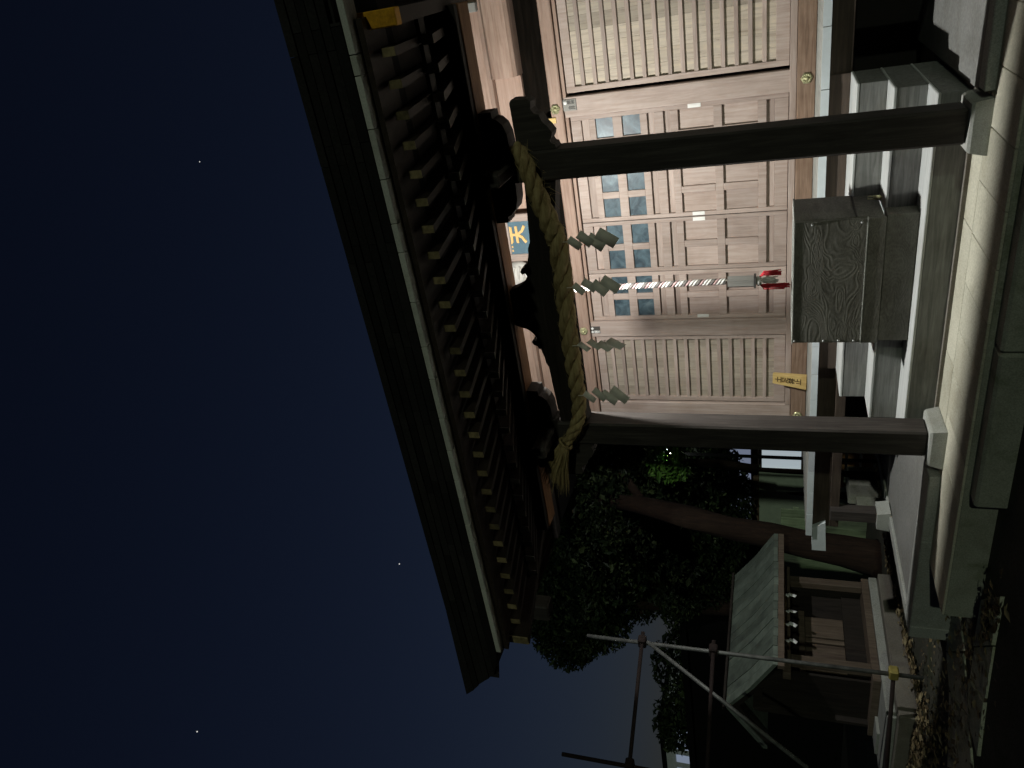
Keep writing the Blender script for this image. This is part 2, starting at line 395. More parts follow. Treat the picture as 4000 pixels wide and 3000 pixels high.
# ---- doors
def door(x0, x1, hx):
    ym = 8.70
    xm = (x0+x1)/2; sw = 0.05
    ca, cb = (x0+sw, xm-0.04), (xm+0.04, x1-sw)
    f = MB()
    f.box(x0+0.002, x0+sw, ym, ym+0.06, 1.21, 3.575, 0.004); f.box(x1-sw, x1-0.002, ym, ym+0.06, 1.21, 3.575, 0.004)
    for z0, z1 in ((3.455, 3.575), (3.29, 3.365), (2.985, 3.09), (2.70, 2.78), (2.52, 2.62), (2.36, 2.445), (1.89, 1.98), (1.43, 1.52), (1.21, 1.35)):
        f.box(x0+sw, x1-sw, ym+0.002, ym+0.06, z0, z1, 0.004)
    for z0, z1 in ((3.09, 3.29), (2.78, 2.985), (1.98, 2.36), (1.52, 1.89)):
        f.box(xm-0.04, xm+0.04, ym+0.003, ym+0.06, z0, z1, 0.004)
    d = f.build('door', 'hinz', hall)
    for a, b in (ca, cb):
        for z0, z1 in ((3.092, 3.288), (2.782, 2.983)): B('pane', 'glass', d, a, b, ym+0.030, ym+0.036, z0, z1)
        for z0, z1 in ((1.982, 2.358), (1.522, 1.888)): B('panel', 'hinz', d, a, b, ym+0.040, ym+0.052, z0, z1)
    for z0, z1 in ((3.367, 3.453), (2.622, 2.698), (2.447, 2.518), (1.352, 1.428)):
        B('panel', 'hinx', d, x0+sw, x1-sw, ym+0.040, ym+0.052, z0, z1)
    if hx is not None:
        h = MB()
        h.box(hx-0.022, hx+0.022, ym-0.006, ym, 2.11, 2.25, 0.003); h.box(hx-0.010, hx+0.010, ym-0.009, ym-0.006, 2.13, 2.23)
        h.build('handle', 'tagw', d)
    return d
door(-2.125, -1.502, -1.527)
door(-2.765, -2.130, -2.735)
door(-3.435, -2.770, -2.80)
door(-4.088, -3.440, -4.05)
# ---- slatted panels either side
def lattice(x0, x1):
    ym = 8.69
    f = MB()
    f.box(x0, x0+0.06, ym, ym+0.05, 1.208, 3.575, 0.003); f.box(x1-0.06, x1, ym, ym+0.05, 1.208, 3.575, 0.003)
    f.box(x0+0.06, x1-0.06, ym+0.001, ym+0.05, 3.475, 3.575, 0.003); f.box(x0+0.06, x1-0.06, ym+0.001, ym+0.05, 1.208, 1.34, 0.003)
    d = f.build('lattice_panel', 'hinz', hall)
    x = x0+0.06
    while x < x1-0.07:
        wd = min(random.uniform(0.12, 0.17), x1-0.06-x)
        B('plank', 'back', d, x, x+wd-0.002, ym+0.036, ym+0.048, 1.34, 3.475); x += wd
    s0 = None
    for k in range(15):
        z = 1.424+0.1375*k
        if s0 is None: s0 = B('slat', 'hinx', d, x0+0.062, x1-0.062, ym+0.004, ym+0.034, z+0.006, z+0.050, 0.003)
        else: copy(s0, d, (0, 0, 0.1375*k))
    return d
lattice(-1.240, 0.0)
lattice(-5.290, -4.315)

# ---- veranda
ver = B('veranda', 'under', hall, -6.35, 1.05, 7.56, 7.72, 0.70, 0.884, 0.006)
xs = [-6.44, -6.112, -5.791, -5.489, -5.16, -4.84, -4.518, -4.2, -3.87, -3.5, -3.15, -2.8, -2.4, -1.889, -1.308, -0.796, -0.3, 0.2, 0.65, 1.1]
for a, b in zip(xs[:-1], xs[1:]):
    z1 = 0.957+random.uniform(-0.003, 0.003)
    y0 = 7.476+random.uniform(0, 0.01)
    B('deck_plank', 'deck', ver, a+0.002, b-0.002, y0, 8.60, 0.888, z1, 0.003)
    B('painted_end', 'white', ver, a+0.003, b-0.003, y0-0.008, y0-0.0005, 0.889, z1-0.001)
x0 = -6.44
while x0 > -6.5:
    B('deck_plank', 'deck', ver, -6.44, -5.62, 8.605, 13.0, 0.888, 0.955, 0.003); x0 -= 1
MB().prism([(-6.34, 0.884), (-6.69, 0.880), (-6.69, 0.722), (-6.25, 0.742)], 'y', 7.50, 7.66).build('beam_nose', 'white', hall)
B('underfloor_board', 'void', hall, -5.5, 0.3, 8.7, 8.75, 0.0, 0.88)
for x in (-6.07, -5.0):
    B('deck_post', 'pil', hall, x-0.075, x+0.075, 7.42, 7.56, 0.21, 0.70, 0.008)
    MB().prism([(x-0.13, 0.075), (x-0.105, 0.21), (x+0.105, 0.21), (x+0.13, 0.075)], 'y', 7.36, 7.60).build('post_stone', 'stone', hall)
for x in (-0.4, 0.8):
    B('deck_post', 'pil', hall, x-0.075, x+0.075, 7.8, 7.95, 0.05, 0.88, 0.008)
B('beam', 'under', hall, -6.3, -4.2, 7.50, 7.555, 0.60, 0.70, 0.004)

# ---- steps
st = [(6.159, 0.031, 0.253), (6.558, 0.253, 0.485), (6.934, 0.485, 0.714)]
for i, (y, z0, z1) in enumerate(st):
    s = B('step', 'grey', hall, -4.15+0.002*i, -1.19-0.002*i, y, 7.55, z0+0.001, z1-0.024, 0.004)
    B('tread', 'tread', s, -4.153+0.002*i, -1.187-0.002*i, y-0.004, 7.55, z1-0.0235, z1, 0.006)
    s['label'] = ['lowest weathered grey step', 'middle weathered grey step', 'top weathered grey step'][i]
B('step_riser', 'under', hall, -4.15, -1.20, 7.52, 7.555, 0.716, 0.884)
B('step_ledge', 'mstone', hall, -4.16, -1.155, 6.121, 6.5, -0.005, 0.0305, 0.003)

# ---- porch pillars
def pillar(xc):
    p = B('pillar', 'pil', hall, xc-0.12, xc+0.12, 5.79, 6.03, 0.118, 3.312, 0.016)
    b = MB()
    bm = b.bm
    lo = [(-0.183, -0.20), (0.183, -0.20), (0.183, 0.20), (-0.183, 0.20)]
    hi = [(-0.165, -0.185), (0.165, -0.185), (0.165, 0.185), (-0.165, 0.185)]
    cy = 5.91
    ring = []
    for pts, z in ((lo, -0.004), (lo, 0.012), (hi, 0.10), ([(x*0.93, y*0.93) for x, y in hi], 0.1185)):
        ring.append([bm.verts.new((xc+x, cy+y, z)) for x, y in pts])
    for r0, r1 in zip(ring[:-1], ring[1:]):
        for j in range(4): bm.faces.new((r0[j], r0[(j+1) % 4], r1[(j+1) % 4], r1[j]))
    bm.faces.new(ring[0][::-1]); bm.faces.new(ring[-1])
    b.build('stone_base', 'stone', p)
    return p
XR, XL = -1.352, -3.925
pillar(XR); pillar(XL)

# ---- arched tie beam and carved noses
K = 16
top = [(XL+0.12+(XR-XL-0.24)*i/K, 3.275+0.05*math.sin(math.pi*i/K)) for i in range(K+1)]
bot = [(XL+0.12+(XR-XL-0.24)*i/K, 3.005+0.055*min(1, math.sin(math.pi*i/K)*2.2)) for i in range(K+1)]
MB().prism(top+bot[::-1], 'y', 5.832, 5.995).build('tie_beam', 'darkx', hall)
nose = [(0.122, 3.292), (0.50, 3.300), (0.523, 3.285), (0.515, 3.16), (0.495, 3.125), (0.44, 3.135), (0.405, 3.115), (0.39, 3.075), (0.335, 3.055), (0.30, 3.02), (0.245, 2.985), (0.21, 2.998), (0.19, 3.012), (0.165, 3.0), (0.155, 2.975), (0.122, 2.965)]
MB().prism([(XR+x, z) for x, z in nose], 'y', 5.835, 5.985).build('carved_nose', 'pil', hall)
MB().prism([(XL-x, z) for x, z in nose], 'y', 5.835, 5.985).build('carved_nose', 'pil', hall)
# ---- bracket arms, frog-leg strut, projecting beam ends, purlin
for xc in (XR, XL):
    half = [(0.125, 3.315), (0.125, 3.352), (0.27, 3.36), (0.345, 3.385), (0.39, 3.43), (0.40, 3.462), (0.452, 3.466), (0.452, 3.575)]
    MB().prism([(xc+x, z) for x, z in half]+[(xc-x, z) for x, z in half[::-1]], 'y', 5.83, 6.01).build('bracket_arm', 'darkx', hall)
    MB().box(xc-0.058, xc+0.058, 5.42, 5.829, 3.34, 3.492, 0.018).build('beam_end', 'pil', hall)
MB().box(-5.15, -0.10, 5.82, 6.04, 3.577, 3.80, 0.006).build('purlin', 'oran', hall)  # orange colour paints in the lamplight on the purlin's underside
MB().box(-5.15, -0.10, 5.75, 5.818, 3.585, 3.79, 0.006).build('purlin_face', 'darkx', hall)
XC = -2.61
hs = [(0.0, 3.575), (0.17, 3.575), (0.185, 3.545), (0.20, 3.50), (0.225, 3.45), (0.265, 3.41), (0.305, 3.387), (0.33, 3.40), (0.322, 3.43), (0.345, 3.447), (0.375, 3.43), (0.388, 3.397), (0.415, 3.388), (0.425, 3.365), (0.46, 3.357), (0.50, 3.345), (0.56, 3.34), (0.60, 3.322)]
MB().prism([(XC+x, z) for x, z in hs]+[(XC+0.60, 3.30), (XC-0.60, 3.30)]+[(XC-x, z) for x, z in hs[:0:-1]], 'y', 5.85, 5.96).build('carved_strut', 'dark', hall)
# ---- rafters, two tiers
E0 = 4.40
s0 = None
for k in range(27):
    x = -0.267-0.1837*k
    if s0 is None:
        sl = 0.19
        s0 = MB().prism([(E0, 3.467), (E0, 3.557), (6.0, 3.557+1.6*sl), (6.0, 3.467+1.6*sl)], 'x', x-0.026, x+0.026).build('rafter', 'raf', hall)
        B('painted_end', 'ochre', s0, x-0.0255, x+0.0255, E0-0.006, E0-0.0005, 3.4675, 3.5565)
    else:
        copy(s0, hall, (-0.1837*k, 0, 0))
s0 = None
for k in range(27):
    x = -0.267-0.1837*k
    sl = 0.30
    if s0 is None:
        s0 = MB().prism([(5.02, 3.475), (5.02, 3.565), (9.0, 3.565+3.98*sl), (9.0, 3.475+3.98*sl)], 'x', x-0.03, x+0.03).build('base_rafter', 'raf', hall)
        B('painted_end', 'fascia', s0, x-0.0295, x+0.0295, 5.014, 5.0195, 3.4755, 3.5645)
    else: copy(s0, hall, (-0.1837*k, 0, 0))
B('light_stop_board', 'darkx', hall, -5.2, -0.09, 5.86, 5.90, 3.80, 3.93)  # unseen board added to stop lamplight leaking onto the front rafters
B('rafter_purlin', 'raf', hall, -5.28, -0.06, 5.10, 5.19, 3.595, 3.625)
for x, mt_, lb in ((-0.085, 'gold', 'ochre end of the eave beam, brightened in colour for the street light'), (-5.24, 'ochre', None)):
    e = MB().prism([(E0-0.03, 3.40), (E0-0.03, 3.69), (6.6, 3.80+0.30), (6.6, 3.80)], 'x', x-0.045, x+0.045).build('eave_beam', 'raf', hall)
    c_ = B('painted_end', mt_, e, x-0.044, x+0.044, E0-0.046, E0-0.0305, 3.405, 3.69, 0.006) if mt_ != 'gold' else B('painted_end', mt_, e, x-0.049, x+0.049, E0-0.046, E0+0.03, 3.395, 3.70, 0.006)
    if lb: c_['label'] = lb
# eave boards over the rafters
MB().prism([(4.25, 3.562), (6.0, 3.562+1.62*0.19+0.04), (9.0, 4.80), (9.0, 4.83), (6.0, 3.935), (4.25, 3.60)], 'x', -5.25, -0.06).build('eave_board', 'raf', hall)
# fascia pieces
js = [0.06, -0.24, -0.355, -0.66, -0.965, -1.25, -1.445, -1.80, -2.14, -2.40, -2.73, -3.02, -3.30, -3.48, -3.74, -3.93, -4.22, -4.45, -4.86, -5.215]
for a, b in zip(js[:-1], js[1:]):
    B('fascia_board', 'fascia', hall, b+0.003, a-0.003, 4.172, 4.30, 3.607, 3.650, 0.002)
# thick layered eave and roof
zs = [3.652, 3.72, 3.78, 3.84, 3.90, 3.96, 4.02]
ext = [0.02, 0.27, 0.325, 0.375, 0.43, 0.50, 0.58]
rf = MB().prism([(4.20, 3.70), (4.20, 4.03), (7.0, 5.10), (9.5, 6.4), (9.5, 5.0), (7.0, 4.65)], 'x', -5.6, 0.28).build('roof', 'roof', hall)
for i in range(6):
    for k in range(9):
        xa = -5.24-ext[i]*1.0 if k == 8 else -5.24+0.645*(8-k)-0.12*(i % 2)
        xb = -0.08+ext[i]*1.0 if k == 0 else -5.24+0.645*(9-k)-0.12*(i % 2)
        e0 = -5.24-ext[i]; e1 = -5.24-ext[i+1]
        y0 = 4.165-0.006*i+random.uniform(-0.004, 0.004)
        if k == 8:
            MB().prism([(e0, zs[i]), (e1, zs[i+1]+(0.03 if i == 5 else 0)), (xb-0.002, zs[i+1]-0.003), (xb-0.002, zs[i])], 'y', y0, 4.8).build('eave_shingle', 'roof', rf)
        else:
            B('eave_shingle', 'roof', rf, xa+0.002, xb-0.002, y0, 4.8, zs[i]+0.001, zs[i+1]-0.002)
# main roof of the hall behind
mr = MB(); b = mr.bm
ev = [(-8.15, 7.35, 4.74), (2.85, 7.35, 4.74), (2.85, 14.2, 4.74), (-8.15, 14.2, 4.74)]
V = [b.verts.new(p) for p in ev]+[b.verts.new((x, y, z+0.16)) for x, y, z in ev]+[b.verts.new((-4.9, 10.8, 6.7)), b.verts.new((-0.4, 10.8, 6.7))]
b.faces.new((V[3], V[2], V[1], V[0]))
for i in range(4): b.faces.new((V[i], V[(i+1) % 4], V[4+(i+1) % 4], V[4+i]))
b.faces.new((V[4], V[5], V[9], V[8])); b.faces.new((V[5], V[6], V[9])); b.faces.new((V[6], V[7], V[8], V[9])); b.faces.new((V[7], V[4], V[8]))
mr.build('main_roof', 'roof', hall)
B('wall_plate', 'pil', hall, -7.86, 0.5, 8.60, 8.80, 4.73-0.17, 4.735, 0.015)
MB().box(-8.3, -8.02, 7.30, 7.56, 4.42, 4.735, 0.02).build('hip_beam_end', 'pil', hall)
s0 = None
for k in range(12):
    x = -7.95+0.21*k
    if s0 is None: s0 = B('hall_rafter', 'raf', hall, x-0.03, x+0.03, 7.38, 8.6, 4.64, 4.735)
    else: copy(s0, hall, (0.21*k, 0, 0))
# ---- hexagonal metal nail covers
def nail(x, z, y=8.622):
    b = MB()
    b.prism([(x+0.058*math.cos(R(60*i+30)), z+0.058*math.sin(R(60*i+30))) for i in range(6)], 'y', y-0.012, y)
    for i in range(12):
        a = R(30*i); b.box(x+0.036*math.cos(a)-0.008, x+0.036*math.cos(a)+0.008, y-0.018, y-0.012, z+0.036*math.sin(a)-0.008, z+0.036*math.sin(a)+0.008)
    b.tube([(x, y-0.012, z), (x, y-0.03, z), (x, y-0.04, z)], [0.02, 0.018, 0.006], 10)
    return b.build('nail_cover', 'brass', hall)
nail(-1.385, 3.715); nail(-4.20, 3.715); nail(-1.37, 1.045, 8.598); nail(-5.43, 1.055, 8.598)

# ================================================================== name slips and wooden tag
t = root('name_slip', (-1.365, 8.658, 3.48), 'grey paper name slip with dark characters on the post right of the doors', 'sticker')
B('paper', 'tag', t, -1.425, -1.305, 8.656, 8.6595, 3.478, 3.628)
B('rim', 'tagi', t, -1.302, -1.298, 8.655, 8.6595, 3.478, 3.628); B('rim', 'tagi', t, -1.425, -1.298, 8.655, 8.6595, 3.472, 3.4765)
for ch, x, z in (('部', -1.332, 3.555), ('林', -1.332, 3.51), ('合', -1.392, 3.545), ('井', -1.392, 3.505)):
    glyphs(ch, 0.044, 'tagi', 'character', t, (x, 8.655, z))
MB().tube([(-1.335, 8.655, 3.602), (-1.335, 8.652, 3.602)], 0.02, 12).build('seal', 'tagw', t)
t = root('name_slip', (-4.205, 8.658, 3.51), 'dark paper name slip with white crests on the post left of the doors', 'sticker')
B('paper', 'tagd', t, -4.255, -4.155, 8.656, 8.6595, 3.50, 3.625)
for x in (-4.182, -4.232):
    MB().prism([(x, 3.625), (x+0.02, 3.603), (x, 3.581), (x-0.02, 3.603), (x, 3.595), (x-0.008, 3.603), (x, 3.611), (x+0.008, 3.603)], 'y', 8.652, 8.6555).build('crest', 'tagw', t) if False else \
    MB().prism([(x, 3.625), (x+0.02, 3.603), (x, 3.581), (x-0.02, 3.603)], 'y', 8.652, 8.6555).build('crest', 'tagw', t)
glyphs('国', 0.042, 'tagw', 'character', t, (-4.232, 8.655, 3.556)); glyphs('当', 0.042, 'tagw', 'character', t, (-4.232, 8.655, 3.519))
tag(MB().prism([(-1.535, 3.72), (-1.475, 3.72), (-1.478, 3.84), (-1.505, 3.865), (-1.532, 3.84)], 'y', 8.606, 8.62).build('wooden_tag', 'sign'), 'small pale wooden tag pinned left of the gilt nail cover', 'tag')

# ================================================================== plaque
t = root('plaque', (-2.82, 8.45, 3.95), 'framed blue plaque with gold character hung above the doors behind the tie beam', 'plaque')
px0, px1, pz0, pz1, py = -3.124, -2.515, 3.86, 4.548, 8.44
B('board', 'teal', t, px0+0.09, px1-0.09, py+0.02, py+0.05, pz0+0.09, pz1-0.075)
for a in ((px0, px0+0.095, pz0, pz1), (px1-0.095, px1, pz0, pz1)): B('frame_side', 'hinz', t, a[0], a[1], py, py+0.06, a[2], a[3], 0.008)
for a in ((px0+0.097, px1-0.097, pz1-0.085, pz1), (px0+0.097, px1-0.097, pz0, pz0+0.085)): B('frame_side', 'hinx', t, a[0], a[1], py, py+0.06, a[2], a[3], 0.008)
glyphs('天', 0.23, 'goldp', 'character', t, (-2.775, py+0.012, 4.335), bold=0.03, thick=0.008)
for i in range(7):
    zz = pz1-0.082
    B('carved_mark', 'goldp', t, px0+0.13+0.05*i, px0+0.155+0.05*i, py+0.012, py+0.0195, zz-0.03, zz-0.012)

cb = MB()
bmesh.ops.create_icosphere(cb.bm, subdivisions=3, radius=1.0, matrix=Matrix.Translation((-3.28, 8.40, 4.40)) @ Matrix.Diagonal((0.17, 0.15, 0.20, 1)))
for i in range(5): cb.tube([(-3.28+0.15*math.cos(t_), 8.26-0.02*math.sin(t_*2), 4.26+0.065*i+0.03*math.sin(t_)) for t_ in [j*math.pi/8 for j in range(9)]], 0.014, 6)
cb.build('carved_boss', 'carv', hall)
# ================================================================== sign board on the veranda
t = root('sign_board', (-4.86, 8.42, 0.957), 'yellow wooden board reading no outdoor shoes leaning below the left lattice', 'sign')
lean = Matrix.Translation((-4.865, 8.45, 0.962)) @ Matrix.Rotation(R(-14), 4, 'X') @ Matrix.Rotation(R(0.5), 4, 'Y')
bd = MB().prism([(-0.095, 0), (0.098, 0), (0.072, 0.40), (-0.062, 0.40)], 'y', -0.012, 0.030).xf(lean).build('board', 'sign', t)
rr = lean.to_3x3()
for i, ch in enumerate('土足禁止'):
    p = lean @ Vector((0.004, -0.0135, 0.325-0.078*i))
    glyphs(ch, 0.085, 'ink', 'character', bd, p, rr @ Vector((1, 0, 0)), rr @ Vector((0, 0, 1)), 0.02, 0.001)

# ================================================================== offertory box and its stand
bx = root('offertory_box', (-2.68, 6.65, 0.487), 'dark weathered wooden offertory box standing on the steps before the doors', 'offertory box')
X0, X1, Y0, Y1, Z0, Z1 = -3.238, -2.122, 6.330, 6.968, 0.492, 1.183
B('front_panel', 'box', bx, X0+0.003, X1-0.003, Y0, Y0+0.035, 0.63, Z1-0.012, 0.004)
B('base_board', 'box', bx, X0, X1, Y0-0.008, Y0+0.03, Z0, 0.62, 0.005)
B('trim_strip', 'deck', bx, X0-0.004, X1+0.004, Y0-0.014, Y0+0.03, 0.6215, 0.6285)
for x in (X0, X1-0.035):
    B('side_panel', 'box', bx, x, x+0.035, Y0+0.036, Y1, 0.505, Z1-0.012, 0.004)
B('back_panel', 'box', bx, X0+0.036, X1-0.036, Y1-0.035, Y1, 0.505, Z1-0.012)
for a in ((X0-0.006, X1+0.006, Y0-0.006, Y0+0.05), (X0-0.006, X1+0.006, Y1-0.05, Y1+0.006)): B('rim_rail', 'deck', bx, *a, Z1-0.011, Z1, 0.002)
for x in (X0-0.006, X1-0.044): B('rim_rail', 'deck', bx, x, x+0.05, Y0+0.051, Y1-0.051, Z1-0.011, Z1, 0.002)
for i in range(8):
    y = Y0+0.08+0.064*i
    MB().prism([(y-0.014, Z1-0.03), (y, Z1-0.012), (y+0.014, Z1-0.03)], 'x', X0+0.036, X1-0.036).build('top_slat', 'box', bx)
for x, z in ((X1-0.03, 1.04), (X1-0.03, 0.67), (X0+0.025, 1.16), (X0+0.025, 0.92), (X0+0.025, 0.80), (X0+0.025, 0.68)):
    MB().tube([(x, Y0+0.002, z), (x, Y0-0.012, z), (x, Y0-0.017, z)], [0.010, 0.010, 0.004], 8).build('stud', 'iron', bx)
B('corner_strap', 'mdark', bx, X1-0.0005, X1+0.004, Y0+0.05, Y1-0.03, 0.70, 0.715)
bxs = root('box_stand', (-2.68, 6.45, 0.253), 'dark wooden block under the front of the offertory box', 'stand')
B('block', 'box', bxs, X0+0.01, X1+0.012, 6.345, 6.54, 0.2545, 0.488, 0.006)
hk = root('padlock', (-2.08, 6.72, 0.487), 'small brass padlock hanging beside the offertory box on the middle step', 'padlock')
MB().tube([(-2.085, 6.70, 0.50), (-2.075, 6.70, 0.515), (-2.07, 6.70, 0.56)], [0.018, 0.022, 0.018], 8).build('body', 'brass', hk)
MB().tube([(-2.082, 6.70, 0.555), (-2.082, 6.70, 0.60), (-2.06, 6.70, 0.60), (-2.06, 6.70, 0.555)], 0.004, 6).build('shackle', 'brass', hk)

# ================================================================== bell rope
br = root('bell_rope', (-2.74, 6.6, 1.2), 'red and white twisted bell rope with wooden block and tassels above the offertory box', 'bell rope')
def helix(path_fn, n, turns, off, ph): 
    pts = []
    for i in range(n+1):
        t_ = i/n; p, a, b_ = path_fn(t_); an = 2*math.pi*turns*t_+ph
        pts.append(p+a*off*math.cos(an)+b_*off*math.sin(an))
    return pts
def brp(t_):
    return Vector((-2.762+0.03*t_, 6.6, 3.62-1.87*t_)), Vector((1, 0, 0)), Vector((0, 1, 0))
for i, mt_ in enumerate(('rwhite', 'rwhite', 'rpink', 'rgrey')):
    MB().tube(helix(brp, 150, 15, 0.017, i*math.pi/2), 0.0145, 6).build('strand', mt_, br)
wb = MB()
wb.prism([(-2.738+0.056*math.cos(R(60*i)), 6.6+0.056*math.sin(R(60*i))) for i in range(6)], 'z', 1.507, 1.735)
wb.build('wooden_block', 'blk', br)
B('collar', 'tagi', br, -2.79, -2.686, 6.55, 6.65, 1.488, 1.506)
MB().tube([(-2.738, 6.6, 1.487), (-2.738, 6.6, 1.47), (-2.738, 6.6, 1.44)], [0.03, 0.05, 0.03], 10).build('knot', 'rwhite', br)
for dx, mt_, zz in ((-0.062, 'red', 1.21), (0.0, 'rwhite', 1.31), (0.066, 'red', 1.29)):
    tb = MB()
    for i in range(22):
        a = random.uniform(0, 6.28); r_ = random.uniform(0, 0.028)
        x = -2.738+dx+r_*math.cos(a); y = 6.6+r_*math.sin(a)
        tb.tube([(-2.738+dx*0.6, 6.6, 1.455), (x, y, 1.42), (x+random.uniform(-0.012, 0.012), y, zz+random.uniform(-0.02, 0.04))], 0.006, 5)
    tb.build('tassel', mt_, br)

# ================================================================== straw rope and paper streamers
sr = root('straw_rope', (-2.8, 5.70, 2.95), 'thick twisted straw rope slung along the tie beam between the porch pillars', 'rope')
cp = [(-1.16, 5.72, 3.27), (-1.25, 5.70, 3.21), (-1.42, 5.685, 3.165), (-1.60, 5.685, 3.115), (-1.80, 5.69, 3.06), (-1.96, 5.70, 3.025), (-2.25, 5.71, 3.022), (-2.49, 5.71, 3.03), (-2.80, 5.71, 3.035), (-3.06, 5.71, 3.037), (-3.30, 5.71, 3.032), (-3.48, 5.705, 3.03), (-3.68, 5.69, 3.055), (-3.82, 5.68, 3.115), (-3.95, 5.68, 3.20)]
cr = [0.055, 0.063, 0.070, 0.080, 0.084, 0.085, 0.082, 0.079, 0.077, 0.076, 0.072, 0.069, 0.065, 0.057, 0.046]
def crv(t_):
    u = t_*(len(cp)-1); i = min(int(u), len(cp)-2); f = u-i
    P0, P1, P2, P3 = (Vector(cp[max(0, min(len(cp)-1, j))]) for j in (i-1, i, i+1, i+2))
    p = 0.5*((2*P1)+(P2-P0)*f+(2*P0-5*P1+4*P2-P3)*f*f+(3*P1-P0-3*P2+P3)*f**3)
    d = (P2-P0)*(1-f)+(P3-P1)*f; d.normalize()
    a = d.cross(Vector((0, 1, 0))).normalized(); b_ = d.cross(a).normalized()
    return p, a, b_, cr[i]*(1-f)+cr[i+1]*f
NS = 170
for k in range(3):
    pts, rad = [], []
    for i in range(NS+1):
        t_ = i/NS; p, a, b_, r_ = crv(t_); an = 2*math.pi*6.2*t_+k*2*math.pi/3
        o_ = r_*0.50
        pts.append(p+a*o_*math.cos(an)+b_*o_*math.sin(an)); rad.append(r_*0.56*(1+0.05*math.sin(i*1.7+k)+random.uniform(-0.03, 0.03)))
    MB().tube(pts, rad, 10).build('strand', 'straw', sr)
MB().tube([(-3.95+0.05*math.cos(a)*0.9, 5.66+0.055*math.sin(a), 3.205+0.05*math.cos(a)) for a in [i*0.55 for i in range(13)]], 0.014, 6).build('binding', 'straw', sr)
fr = MB()
def blade(p, d, L, wd):
    d = d.normalized(); s_ = d.cross(Vector((random.uniform(-1, 1), random.uniform(-1, 1), random.uniform(-1, 1)))).normalized()*wd
    q = p+d*L*0.55+Vector((0, 0, -0.02*L)); e_ = p+d*L+Vector((0, 0, -0.10*L))
    fr.quad(p-s_, p+s_, q+s_*0.8, q-s_*0.8); fr.quad(q-s_*0.8, q+s_*0.8, e_+s_*0.25, e_-s_*0.25)
for i in range(520):
    t_ = random.random(); p, a, b_, r_ = crv(t_); an = random.uniform(0, 6.28)
    dd = a*math.cos(an)+b_*math.sin(an)
    tn = (crv(min(1, t_+0.01))[0]-p)
    if tn.length < 1e-5: continue
    blade(p+dd*r_*0.92, dd*random.uniform(0.05, 0.5)+tn.normalized()*random.choice((-1, 1)), random.uniform(0.04, 0.11), 0.0016)
for i in range(420):
    an = random.uniform(0, 6.28); r_ = math.sqrt(random.random())
    base = Vector((-3.96, 5.665, 3.21))+Vector((0.03*math.cos(an), 0.035*math.sin(an), 0.035*math.cos(an)))*r_
    d = Vector((-0.50, -0.01, 0.225))+Vector((0.06*math.cos(an)*r_, 0.10*math.sin(an)*r_, 0.13*math.cos(an)*r_))
    blade(base, d+Vector((0, 0, 0.03)), random.uniform(0.38, 0.60), 0.004)
for i in range(60):
    blade(Vector((-1.95+random.uniform(-0.3, 0.6), 5.66, 3.02+random.uniform(-0.02, 0.08))), Vector((random.uniform(-0.5, 0.2), -0.4, random.uniform(-0.9, 0.2))), random.uniform(0.05, 0.14), 0.002)
tag(fr.build('loose_straw', 'straw', sr), kind='stuff')
MB().tube([(-3.99, 5.665, 3.22), (-4.15, 5.66, 3.30), (-4.32, 5.66, 3.375)], [0.045, 0.06, 0.04], 9).build('tail_core', 'straw', sr)

def shide(name, x, y, z0, z1, wd, label, cat, group, mat='paper', rot=0.0, k=4, flip=1):
    h = (z0-z1)/(k*0.86+0.3); b = MB()
    for i in range(k):
        f_ = 0.85+0.13*i; ln, ww = h*1.25*f_, wd*0.52*f_
        cx, cz = flip*wd*0.10*(1 if i % 2 else -1), z0-h*(0.5+0.80*i)
        an_ = R(-36)*flip+random.uniform(-0.06, 0.06); ca, sa = math.cos(an_), math.sin(an_)
        pts = [(cx+ca*px-sa*pz, cz+sa*px+ca*pz) for px, pz in ((-ww/2, -ln/2), (ww/2, -ln/2), (ww/2, ln/2), (-ww/2, ln/2))]
        tl = random.uniform(-0.012, 0.012)
        q = [b.bm.verts.new((x_, -0.003*i+tl*(1 if j in (0, 1) else -1), z_)) for j, (x_, z_) in enumerate(pts)]
        q2 = [b.bm.verts.new((v_.co.x, v_.co.y+0.0012, v_.co.z)) for v_ in q]
        b.bm.faces.new(q); b.bm.faces.new(q2[::-1])
        for j in range(4): b.bm.faces.new((q[j], q2[j], q2[(j+1) % 4], q[(j+1) % 4]))
    b.tube([(0, 0, z0-0.01), (0, 0, z0+0.05)], 0.004, 5)
    b.xf(Matrix.Translation((x, y, 0)) @ Matrix.Rotation(rot, 4, 'Z'))
    return tag(b.build(name, mat), label, cat, group)
shide('paper_streamer', -1.94, 5.645, 2.92, 2.50, 0.15, 'widest grey zigzag paper streamer on the straw rope, nearest the right pillar', 'streamer', 'paper streamers on the straw rope', rot=R(8))
shide('paper_streamer', -2.34, 5.64, 2.93, 2.51, 0.13, 'zigzag paper streamer hanging just in front of the bell rope', 'streamer', 'paper streamers on the straw rope', rot=R(35))
shide('paper_streamer', -2.89, 5.64, 2.95, 2.52, 0.12, 'zigzag paper streamer hanging just left of the bell rope, edge turned', 'streamer', 'paper streamers on the straw rope', rot=R(72))
shide('paper_streamer', -3.40, 5.64, 2.96, 2.53, 0.12, 'zigzag paper streamer on the straw rope nearest the left pillar', 'streamer', 'paper streamers on the straw rope', rot=R(25))

